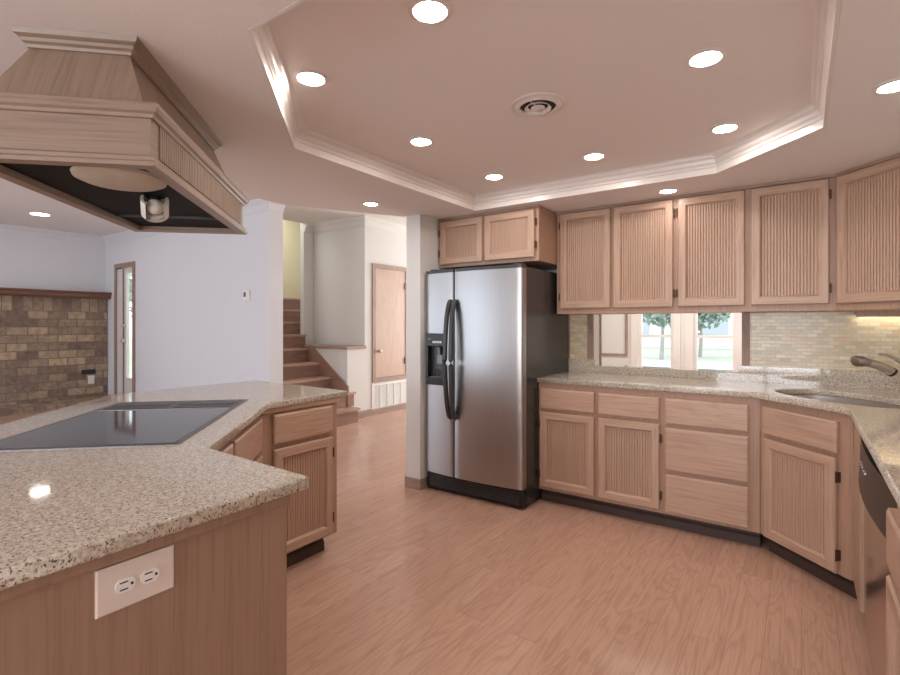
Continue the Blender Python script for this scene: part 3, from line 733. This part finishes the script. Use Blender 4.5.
# ------------------------------------------------------------------ refrigerator
fr = thing('refrigerator', 'stainless side-by-side refrigerator with dark grey sides and door dispenser', 'refrigerator', (-2.436, 3.12, 0))
FW = .852; SP = .290
bm = bm_new(); box(bm, .0, FW, .075, .85, .03, 1.712); obj('cabinet', bm, FSIDE, fr, bevel=.004)
def fy_(x): return .012-.034*(1-((x-FW/2)/(FW/2))**2)
def fdoor(bm, x0, x1, z0, z1, n=14, r=.012, edges='lr'):
    fr_ = []
    xs = [x0] + [x0+r*.3] + [x0+r+(x1-x0-2*r)*i/n for i in range(n+1)] + [x1-r*.3] + [x1]
    ys = []
    for x in xs:
        e = min(x-x0 if 'l' in edges else 9, x1-x if 'r' in edges else 9); off = 0 if e >= r else r-math.sqrt(max(0, r*r-(r-e)**2)); ys.append(fy_(x)+off)
    a = [bm.verts.new((x, y, z0)) for x, y in zip(xs, ys)]; b = [bm.verts.new((x, y, z1)) for x, y in zip(xs, ys)]
    c = [bm.verts.new((x1, .07, z0)), bm.verts.new((x0, .07, z0))]; d = [bm.verts.new((x1, .07, z1)), bm.verts.new((x0, .07, z1))]
    for i in range(len(xs)-1): bm.faces.new((a[i], a[i+1], b[i+1], b[i]))
    bm.faces.new((a[-1], c[0], d[0], b[-1])); bm.faces.new((c[0], c[1], d[1], d[0])); bm.faces.new((c[1], a[0], b[0], d[1]))
    bm.faces.new(a[::-1] + [c[1], c[0]]); bm.faces.new(b + [d[0], d[1]])
bm = bm_new(); fdoor(bm, .0, SP-.004, .15, .88); fdoor(bm, .0, SP-.004, 1.15, 1.700)
fdoor(bm, .0, .034, .88, 1.15, 4, .012, 'l'); fdoor(bm, .200, SP-.004, .88, 1.15, 6, .012, 'r'); dl = obj('freezer_door', bm, STEEL, fr, smooth=True)
bm = bm_new(); fdoor(bm, SP+.004, FW, .15, 1.700); d_r = obj('fridge_door', bm, STEEL, fr, smooth=True)
for nm, par, a, b in (('door_top', dl, 0, SP-.004), ('door_top', d_r, SP+.004, FW)):
    bm = bm_new(); fdoor(bm, a, b, 1.7002, 1.724); obj(nm, bm, DARKG, par, smooth=True)
for par, x, sgn in ((dl, SP-.021, -1), (d_r, SP+.021, 1)):
    zz = [.60, .625, .72, .87, 1.04, 1.21, 1.36, 1.455, 1.48]; yy = [-.005, -.03, -.052, -.066, -.072, -.066, -.052, -.03, -.005]
    ox = [0, 0, .004, .007, .008, .007, .004, 0, 0]
    sp = smooth_path([(x+sgn*ox[i]*.8, fy_(x)+yy[i]-.004, zz[i]) for i in range(9)], 4)
    bm = bm_new(); tube(bm, sp, .0185, 12); obj('handle', bm, DARKG, par, smooth=True)
# dispenser
bm = bm_new(); dz0, dz1, dx0, dx1 = .835, 1.235, .022, .212
yb = fy_(dx1)-.004
box(bm, dx0, dx1, yb, .03, 1.135, dz1); box(bm, dx0, dx0+.022, yb, .03, .895, 1.135); box(bm, dx1-.022, dx1, yb, .03, .895, 1.135); box(bm, dx0, dx1, yb, .03, dz0, .895)
di = obj('dispenser', bm, BLACK, dl, bevel=.003)
bm = bm_new(); box(bm, dx0+.02, dx1-.02, .031, .034, .89, 1.14); obj('recess', bm, DARKG, di)
bm = bm_new()
for i in range(5): box(bm, .092+i*.018, .104+i*.018, yb-.003, yb+.001, 1.160, 1.176)
obj('button', bm, PURE, di)
bm = bm_new(); box(bm, .040, .075, yb-.002, yb+.001, 1.186, 1.196); obj('badge', bm, STEELF, di)
bm = bm_new(); box(bm, .032, .200, yb-.0015, yb+.001, 1.143, 1.153); obj('trim_line', bm, DARKG, di)
bm = bm_new(); tube(bm, [(.14, .005, 1.13), (.14, .012, 1.07)], .022, 14); box(bm, .115, .165, .008, .02, 1.00, 1.07); obj('lever', bm, STEELF, di, smooth=False)
bm = bm_new(); tube(bm, smooth_path([(.10, .012, .905), (.105, -.005, .95), (.14, -.008, .965), (.175, -.005, .95), (.185, .012, .905)], 4), .006, 8); box(bm, .06, .19, -.012, .03, .893, .90); obj('drip_tray', bm, STEELF, di)
# base grille, feet, hinges
bm = bm_new(); box(bm, .0, FW, .03, .08, .02, .142)
gr = obj('kick_grille', bm, BLACK, fr, bevel=.004)
bm = bm_new()
for i in range(5): box(bm, .03, FW-.03, .022, .031, .04+i*.018, .049+i*.018)
obj('grille_slats', bm, DARKG, gr)
for x in (.05, FW-.05):
    for y in (.12, .78):
        bm = bm_new(); lathe(bm, [(0, 0), (.02, 0), (.02, .012), (.012, .014), (.012, .032), (0, .032)], 14, x, y); obj('foot', bm, BLACK, fr)
for x in (.03, FW-.08):
    bm = bm_new(); box(bm, x, x+.05, .03, .12, 1.7245, 1.737); obj('hinge_cover', bm, DARKG, fr, bevel=.003)

# ------------------------------------------------------------------ island
A_, B_, C_, D_, E_, F_, G_, H_ = (-1.065, -.045), (-1.065, .797), (-1.535, .797), (-2.205, 1.495), (-2.205, 1.995), (-3.095, 1.995), (-3.095, 1.145), (-1.905, -.045)
def inset(pts, d):
    c = Vector((sum(p[0] for p in pts)/len(pts), sum(p[1] for p in pts)/len(pts)))
    return [tuple(c+(Vector(p)-c)*(1-d)) for p in pts]
isl = filled('island_countertop', [(-1.030, -.08), (-1.030, .838), (-1.528, .852), (-2.165, 1.510), (-2.185, 2.060), (-3.13, 2.085), (-3.13, 1.175), (-1.89, -.08)][::-1], [], .880, .914, GRAN, bevel=.006)
tag(isl, 'speckled granite island worktop holding the black cooktop', 'countertop')
# near cabinet with plain end panel
M = Matrix.Translation((A_[0], A_[1], 0)) @ Matrix.Rotation(PI/2, 4, 'Z'); inv = M.inverted()
t = thing('island_cabinet', 'near end of the island, plain brown oak panel with an outlet', 'base cabinet', (A_[0], A_[1], 0), PI/2)
bm = bm_new(); prism(bm, [(A_[0]-.02, A_[1]), (B_[0]-.02, B_[1]), C_, H_], .10, .879, inv); obj('body', bm, FRAMEO, t)
bm = bm_new(); box(bm, 0, .842, 0, .0195, 0, .879); obj('end_panel', bm, EOAK, t)
bm = bm_new(); prism_axis(bm, [(0, .879), (-.014, .879), (-.014, .858), (-.010, .852), (0, .849)], 0, .842, 'x'); obj('trim_strip', bm, EOAK, t)
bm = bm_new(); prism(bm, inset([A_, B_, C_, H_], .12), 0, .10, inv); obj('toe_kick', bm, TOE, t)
# outlet plate on that panel
ox, oz, ow, oh = -1.065, .803, .140, .088
t = thing('wall_outlet', 'large almond double outlet plate on the brown island end panel', 'outlet', (ox+.0005, .377, oz-oh/2), PI/2)
bm = bm_new(); slab_front(bm, 0, ow, 0, oh, .006, .003); obj('plate', bm, PLATE, t)
for cx in (.048, .092):
    bm = bm_new()
    pts = []
    for i in range(28):
        th = 2*PI*i/28; x = .0165*math.cos(th); z = .0165*math.sin(th); pts.append((cx+max(-.0185, min(.0185, x*1.05)), oh/2+max(-.0135, min(.0135, z))))
    lo = [bm.verts.new((x, -.006, z)) for x, z in pts]; hi = [bm.verts.new((x, -.009, z)) for x, z in pts]
    bm.faces.new(hi)
    for i in range(28): bm.faces.new((lo[i], lo[(i+1) % 28], hi[(i+1) % 28], hi[i]))
    so = obj('socket', bm, PURE, t)
    bm = bm_new(); box(bm, cx-.010, cx+.004, -.0094, -.008, oh/2+.0055, oh/2+.008); box(bm, cx-.010, cx+.004, -.0094, -.008, oh/2-.008, oh/2-.0055)
    box(bm, cx+.009, cx+.0135, -.0094, -.008, oh/2-.0025, oh/2+.0025); obj('slots', bm, BLACK, so)
bm = bm_new(); tube(bm, [(.07, -.0055, oh/2), (.07, -.0075, oh/2)], .003, 10); obj('screw', bm, PLATE, t)
# cooktop cabinet (45 degrees)
R135 = math.radians(134.6)
ang = math.atan2(D_[1]-C_[1], D_[0]-C_[0])
M = Matrix.Translation((C_[0], C_[1], 0)) @ Matrix.Rotation(ang, 4, 'Z'); inv = M.inverted()
t = thing('cooktop_cabinet', 'angled oak island cabinet in front of the cooktop', 'base cabinet', (C_[0], C_[1], 0), ang)
bm = bm_new(); prism(bm, [C_, D_, G_, H_], .10, .879, inv); obj('body', bm, FRAMEO, t)
bm = bm_new(); prism(bm, inset([C_, D_, G_, H_], .12), 0, .10, inv); obj('toe_kick', bm, TOE, t)
L = (Vector(D_)-Vector(C_)).length
drawer(t, .03, .395, .690, .845); drawer(t, .425, L-.055, .690, .845); cab_door(t, .03, .395, .125, .665, 'l'); cab_door(t, .425, L-.055, .125, .665, 'r')
# far cabinet
M = Matrix.Translation((D_[0], D_[1], 0)) @ Matrix.Rotation(PI/2, 4, 'Z'); inv = M.inverted()
t = thing('island_cabinet', 'far end of the island, oak cabinet with one drawer over one door', 'base cabinet', (D_[0], D_[1], 0), PI/2)
bm = bm_new(); prism(bm, [D_, E_, F_, G_], .10, .879, inv); obj('body', bm, FRAMEO, t)
bm = bm_new(); prism(bm, [(-2.27, 1.54), (-2.27, 1.95), (-3.03, 1.95), (-3.03, 1.3)], 0, .10, inv); obj('toe_kick', bm, TOE, t)
bm = bm_new(); prism_axis(bm, [(.065, 0), (.050, 0), (.050, .05), (.058, .06), (.065, .062)], .03, .45, 'x'); obj('shoe_moulding', bm, TOE, t)
bm = bm_new(); prism_axis(bm, [(0, .879), (-.022, .879), (-.018, .856), (0, .849)], 0, .50, 'x'); obj('trim_strip', bm, OAK[0], t)
drawer(t, .065, .452, .690, .843); cab_door(t, .065, .452, .115, .665, 'r')
# cooktop
ct = thing('cooktop', 'black glass downdraft cooktop with a steel rim set in the island', 'cooktop', (-1.640, .812, .9142), R135)
CWD, CDP = .965, .60
bm = bm_new(); frame_loop(bm, 0, CWD, 0, CDP, [(0, 0), (0, .003), (.004, .0065), (.014, .0065), (.016, .006), (.016, 0)])
rim = bm
for v in rim.verts: v.co = (v.co.x, v.co.z, v.co.y)
obj('rim', rim, STEELF, ct)
bm = bm_new(); box(bm, .015, .700, .015, CDP-.015, 0, .0062); obj('glass', bm, GLASSB, ct)
bm = bm_new(); box(bm, .700, .712, .015, CDP-.015, 0, .008); obj('divider', bm, STEELF, ct)
bm = bm_new(); box(bm, .712, CWD-.015, .015, CDP-.015, 0, .0055); obj('vent_deck', bm, STEELF, ct)
for (a, b) in ((.03, .285), (.315, .57)):
    bm = bm_new(); box(bm, .745, .895, a, b, .0056, .007); g = obj('vent_grille', bm, BLACK, ct)
    bm = bm_new(); box(bm, .816, .823, a, b, .0071, .0095); obj('grille_bar', bm, DARKG, g)

# ------------------------------------------------------------------ range hood (local x along the 45 degree side facing the kitchen)
hd = thing('range_hood', 'tapered oak range hood hanging from the ceiling over the cooktop', 'range hood', (-1.513, .685, 1.755), math.radians(134.4))
HW, HDp = 1.105, .520
def ring_sweep(bm, x0, x1, y0, y1, prof):
    """closed sweep round a rectangle, outward offset o"""
    sweep(bm, [(x0, y0), (x0, y1), (x1, y1), (x1, y0)], prof, closed=True)   # clockwise: left of travel is outside
B0, B1 = .026, .150
bm = bm_new(); ring_sweep(bm, .018, HW-.018, .018, HDp-.018, [(0, 0), (.018, 0), (.018, .012), (.012, .018), (.012, .028), (.005, .034), (0, .034), (-.022, .034), (-.022, 0)]); two_grain(obj('bottom_rail', bm, HOAK[0], hd), HOAK, (0, 1))
bm = bm_new(); ring_sweep(bm, .018, HW-.018, .018, HDp-.018, [(0, .034), (0, .146), (-.02, .146), (-.02, .034)]); bd = two_grain(obj('band', bm, HOAK[0], hd), HOAK, (0, 1))
bm = bm_new(); flutes(bm, .07, HW-.07, .040, .142, .0178, .0125, .0165); obj('beadboard_panel', bm, HOAK[2], bd)
bm = bm_new(); ring_sweep(bm, .018, HW-.018, .018, HDp-.018, [(0, .140), (.008, .142), (.012, .150), (.020, .156), (.026, .166), (.026, .178), (.020, .182), (-.05, .182), (-.05, .140)]); two_grain(obj('cap_moulding', bm, HOAK[0], hd), HOAK, (0, 1))
def frustum(bm, r0, r1, z0, z1):
    a = [bm.verts.new((x, y, z0)) for x, y in ((r0[0], r0[2]), (r0[1], r0[2]), (r0[1], r0[3]), (r0[0], r0[3]))]
    b = [bm.verts.new((x, y, z1)) for x, y in ((r1[0], r1[2]), (r1[1], r1[2]), (r1[1], r1[3]), (r1[0], r1[3]))]
    for i in range(4): bm.faces.new((a[i], a[(i+1) % 4], b[(i+1) % 4], b[i]))
    bm.faces.new(b); bm.faces.new(a[::-1])
bm = bm_new(); frustum(bm, (.045, HW-.045, .045, HDp-.045), (.135, .975, .125, .395), 
    .182, .380); two_face(obj('tapered_chimney', bm, HOAK[2], hd))
bm = bm_new(); ring_sweep(bm, .135, .975, .125, .395, [(0, .374), (.008, .374), (.010, .383), (.018, .389), (.020, .398), (.032, .405), (.036, .420), (0, .420)]); two_grain(obj('crown_moulding', bm, HOAK[0], hd), HOAK, (0, 1))
bm = bm_new(); frustum(bm, (.135, .975, .125, .395), (.135, .975, .125, .395), .380, .419); obj('neck', bm, HOAK[2], hd)
# black liner: inner walls and ceiling
bm = bm_new(); box(bm, .042, HW-.042, .042, HDp-.042, .022, .150); obj('liner', bm, LINER, hd)
bm = bm_new(); box(bm, .80, .806, .05, HDp-.05, .012, .0225); obj('liner_seam', bm, DARKG, hd)
bm = bm_new(); lathe(bm, [(0, -.006), (.06, -.004), (.105, .002), (.128, .012), (.132, .0225), (0, .0225)], 40, .215, .185); obj('fan_housing', bm, BEIGE, hd, smooth=True)
bm = bm_new()
lathe(bm, [(.036, -.036), (.046, -.036), (.046, .036), (.042, .042), (0, .042), (0, .034), (.036, .030)], 28)
bmesh.ops.delete(bm, geom=[f for f in bm.faces if f.calc_center_median().z < .03 and f.calc_center_median().x > .015 and abs(f.calc_center_median().y) < .026], context='FACES')
TM = Matrix.Translation((.475, .185, -.012)) @ Matrix.Rotation(math.radians(20), 4, 'Z') @ Matrix.Rotation(math.radians(128), 4, 'Y')
bm.transform(TM); lm = obj('lamp_shade', bm, LAMPW, hd, smooth=True)
bm = bm_new(); bmesh.ops.create_uvsphere(bm, u_segments=20, v_segments=12, radius=.030); bm.transform(TM); obj('lamp_bulb', bm, LAMPW, lm, smooth=True)
bm = bm_new(); tube(bm, [(.475, .185, 0), (.475, .185, .0222)], .020, 10); obj('lamp_stem', bm, BLACK, lm)

# ------------------------------------------------------------------ recessed lights and ceiling vent
def can(label, x, y, z, r=.050, mat=BULB, group='recessed ceiling lights'):
    t = thing('recessed_light', label, 'ceiling light', (x, y, z), 0, group)
    bm = bm_new(); lathe(bm, [(r, -.0005), (r+.018, -.0005), (r+.020, -.003), (r+.004, -.008), (r, -.004)], 36); obj('trim_ring', bm, GLOSSW, t, smooth=True)
    bm = bm_new(); lathe(bm, [(0, -.0045), (r*.6, -.0045), (r-.0005, -.003)], 36); obj('bulb', bm, mat, t)
    return t
for x, y, lb in (
    (-.950, 1.243, 'recessed tray light nearest the camera, at the top edge of the photo'),
    (-1.597, 1.310, 'recessed tray light at the left, beside the angled crown near the hood'),
    (-.289, 2.047, 'recessed tray light at the right, between the round vent and the crown'),
    (-1.666, 2.101, 'recessed tray light left of the round ceiling vent'),
    (-1.668, 2.881, 'recessed tray light at the back left corner, above the refrigerator'),
    (-.989, 2.867, 'recessed tray light at the middle of the back, straight beyond the vent'),
    (-.312, 2.829, 'recessed tray light at the back right, by the angled crown corner')):
    can(lb, x, y, TZ)
for x, y, lb in ((-.710, 3.477, 'recessed soffit light just in front of the middle wall cabinets'),
                 (.279, 2.424, 'recessed soffit light cut by the right edge of the photo'),
                 (-2.536, 2.619, 'recessed soffit light near the hall, left of the refrigerator')):
    can(lb, x, y, CZ, .047, BULBS)
can('recessed living room light seen under the range hood', -8.59, 2.39, HZ, .105, BULBC)
vt = thing('ceiling_vent', 'round ceiling air vent with dark concentric rings in the tray', 'vent', (-.965, 2.058, TZ))
bm = bm_new(); lathe(bm, [(.078, -.0005), (.122, -.0005), (.124, -.005), (.112, -.009), (.104, -.006), (.096, -.010), (.082, -.014), (.078, -.006)], 44); obj('outer_ring', bm, GLOSSW, vt, smooth=True)
bm = bm_new(); lathe(bm, [(0, -.0012), (.079, -.0012)], 40); obj('duct', bm, BLACK, vt)
bm = bm_new(); lathe(bm, [(.044, -.006), (.058, -.018), (.060, -.017), (.047, -.004), (.044, -.006)], 36); obj('diffuser_ring', bm, GLOSSW, vt, smooth=True)
bm = bm_new(); lathe(bm, [(0, -.020), (.020, -.019), (.032, -.014), (.030, -.012), (0, -.014)], 32); obj('diffuser_cone', bm, GLOSSW, vt, smooth=True)
bm = bm_new(); box(bm, -.002, .002, -.082, .082, -.012, -.009); obj('cross_bar', bm, GLOSSW, vt)

# ------------------------------------------------------------------ outside, seen through the panes
GRASS = plain('overexposed_grass', srgb(190, 192, 172), .9, 0, .2, .15, 3)  # grass paled in its colour to look overexposed through the panes
ROAD = plain('pale_drive', srgb(205, 202, 198), .9, 0, .2, .08, 4)
LEAF = plain('overexposed_leaf', srgb(150, 166, 150), .8, 0, .2, .3, 8)  # leaf colour paled to pass for overexposed foliage
BARK = plain('overexposed_bark', srgb(176, 168, 160), .9, 0, .2, .2, 10)  # bark lightened too, overexposure painted in
SIDING = plain('house_siding', srgb(225, 222, 216), .8, 0, .2, .04, 4)
SIDEG = plain('pale_house_glass', srgb(190, 196, 204), .3)
ROOF = plain('house_roof', srgb(140, 132, 130), .9, 0, .2, .1, 6)
bm = bm_new(); box(bm, -60, 40, 9.6, 70, -.35, -.15); box(bm, -60, -10.3, -30, 9.6, -.35, -.15); box(bm, -10.3, -7.35, WY+.25, 9.6, -.35, -.15); struct('ground', bm, GRASS)
bm = bm_new(); box(bm, -40, 30, 15, 22, -.1495, -.13); struct('street', bm, ROAD)
def tree(label, x, y, h, r, seed):
    rnd = random.Random(seed)
    t = thing('tree', label, 'tree', (x, y, -.15), 0, 'trees outside the windows')
    bm = bm_new(); tube(bm, [(0, 0, 0), (.05, .02, h*.3), (0, .05, h*.6), (.05, 0, h*.85)], [.09, .07, .05, .03], 10)
    for i in range(7):
        a = rnd.uniform(0, 6.28); z = h*rnd.uniform(.3, .65); l = r*rnd.uniform(.7, 1.1)
        tube(bm, [(0, 0, z), (l*.5*math.cos(a), l*.5*math.sin(a), z+l*.35), (l*math.cos(a), l*math.sin(a), z+l*.6)], [.07, .05, .02], 6)
    obj('trunk', bm, BARK, t)
    bm = bm_new()
    for i in range(900):
        a = rnd.uniform(0, 6.28); b_ = math.acos(rnd.uniform(-1, 1)); q = r*rnd.uniform(.35, 1.0)
        c = Vector((q*math.sin(b_)*math.cos(a), q*math.sin(b_)*math.sin(a), h*.72+q*.75*math.cos(b_)))
        u = Vector((rnd.uniform(-1, 1), rnd.uniform(-1, 1), rnd.uniform(-1, 1))).normalized(); w = u.orthogonal().normalized()
        s = rnd.uniform(.10, .22)
        bm.faces.new([bm.verts.new(c+u*s), bm.verts.new(c+w*s*.5), bm.verts.new(c-u*s), bm.verts.new(c-w*s*.5)])
    obj('foliage', bm, LEAF, t)
tree('pale leafy tree outside the left dining window', -4.75, 22.0, 3.4, 1.5, 3)
tree('pale leafy tree outside the right dining window', -3.75, 25.0, 3.2, 1.4, 5)
tree('leafy shrub tree outside the narrow glazed door', -24.0, 11.0, 4.2, 2.0, 8)
h = thing('house', 'pale house across the street seen through the dining windows', 'house', (-8, 34, -.15))
bm = bm_new(); box(bm, -7, 7, 0, 7, 0, 2.9); obj('wall', bm, SIDING, h)
bm = bm_new(); prism_axis(bm, [(-.5, 2.9), (7.5, 2.9), (3.5, 5.0)], -7.5, 7.5, 'x'); obj('roof', bm, ROOF, h)
for x in (-5, -1.5, 3):
    bm = bm_new(); box(bm, x, x+1.4, -.05, .02, .9, 2.2); obj('window', bm, SIDEG, h)
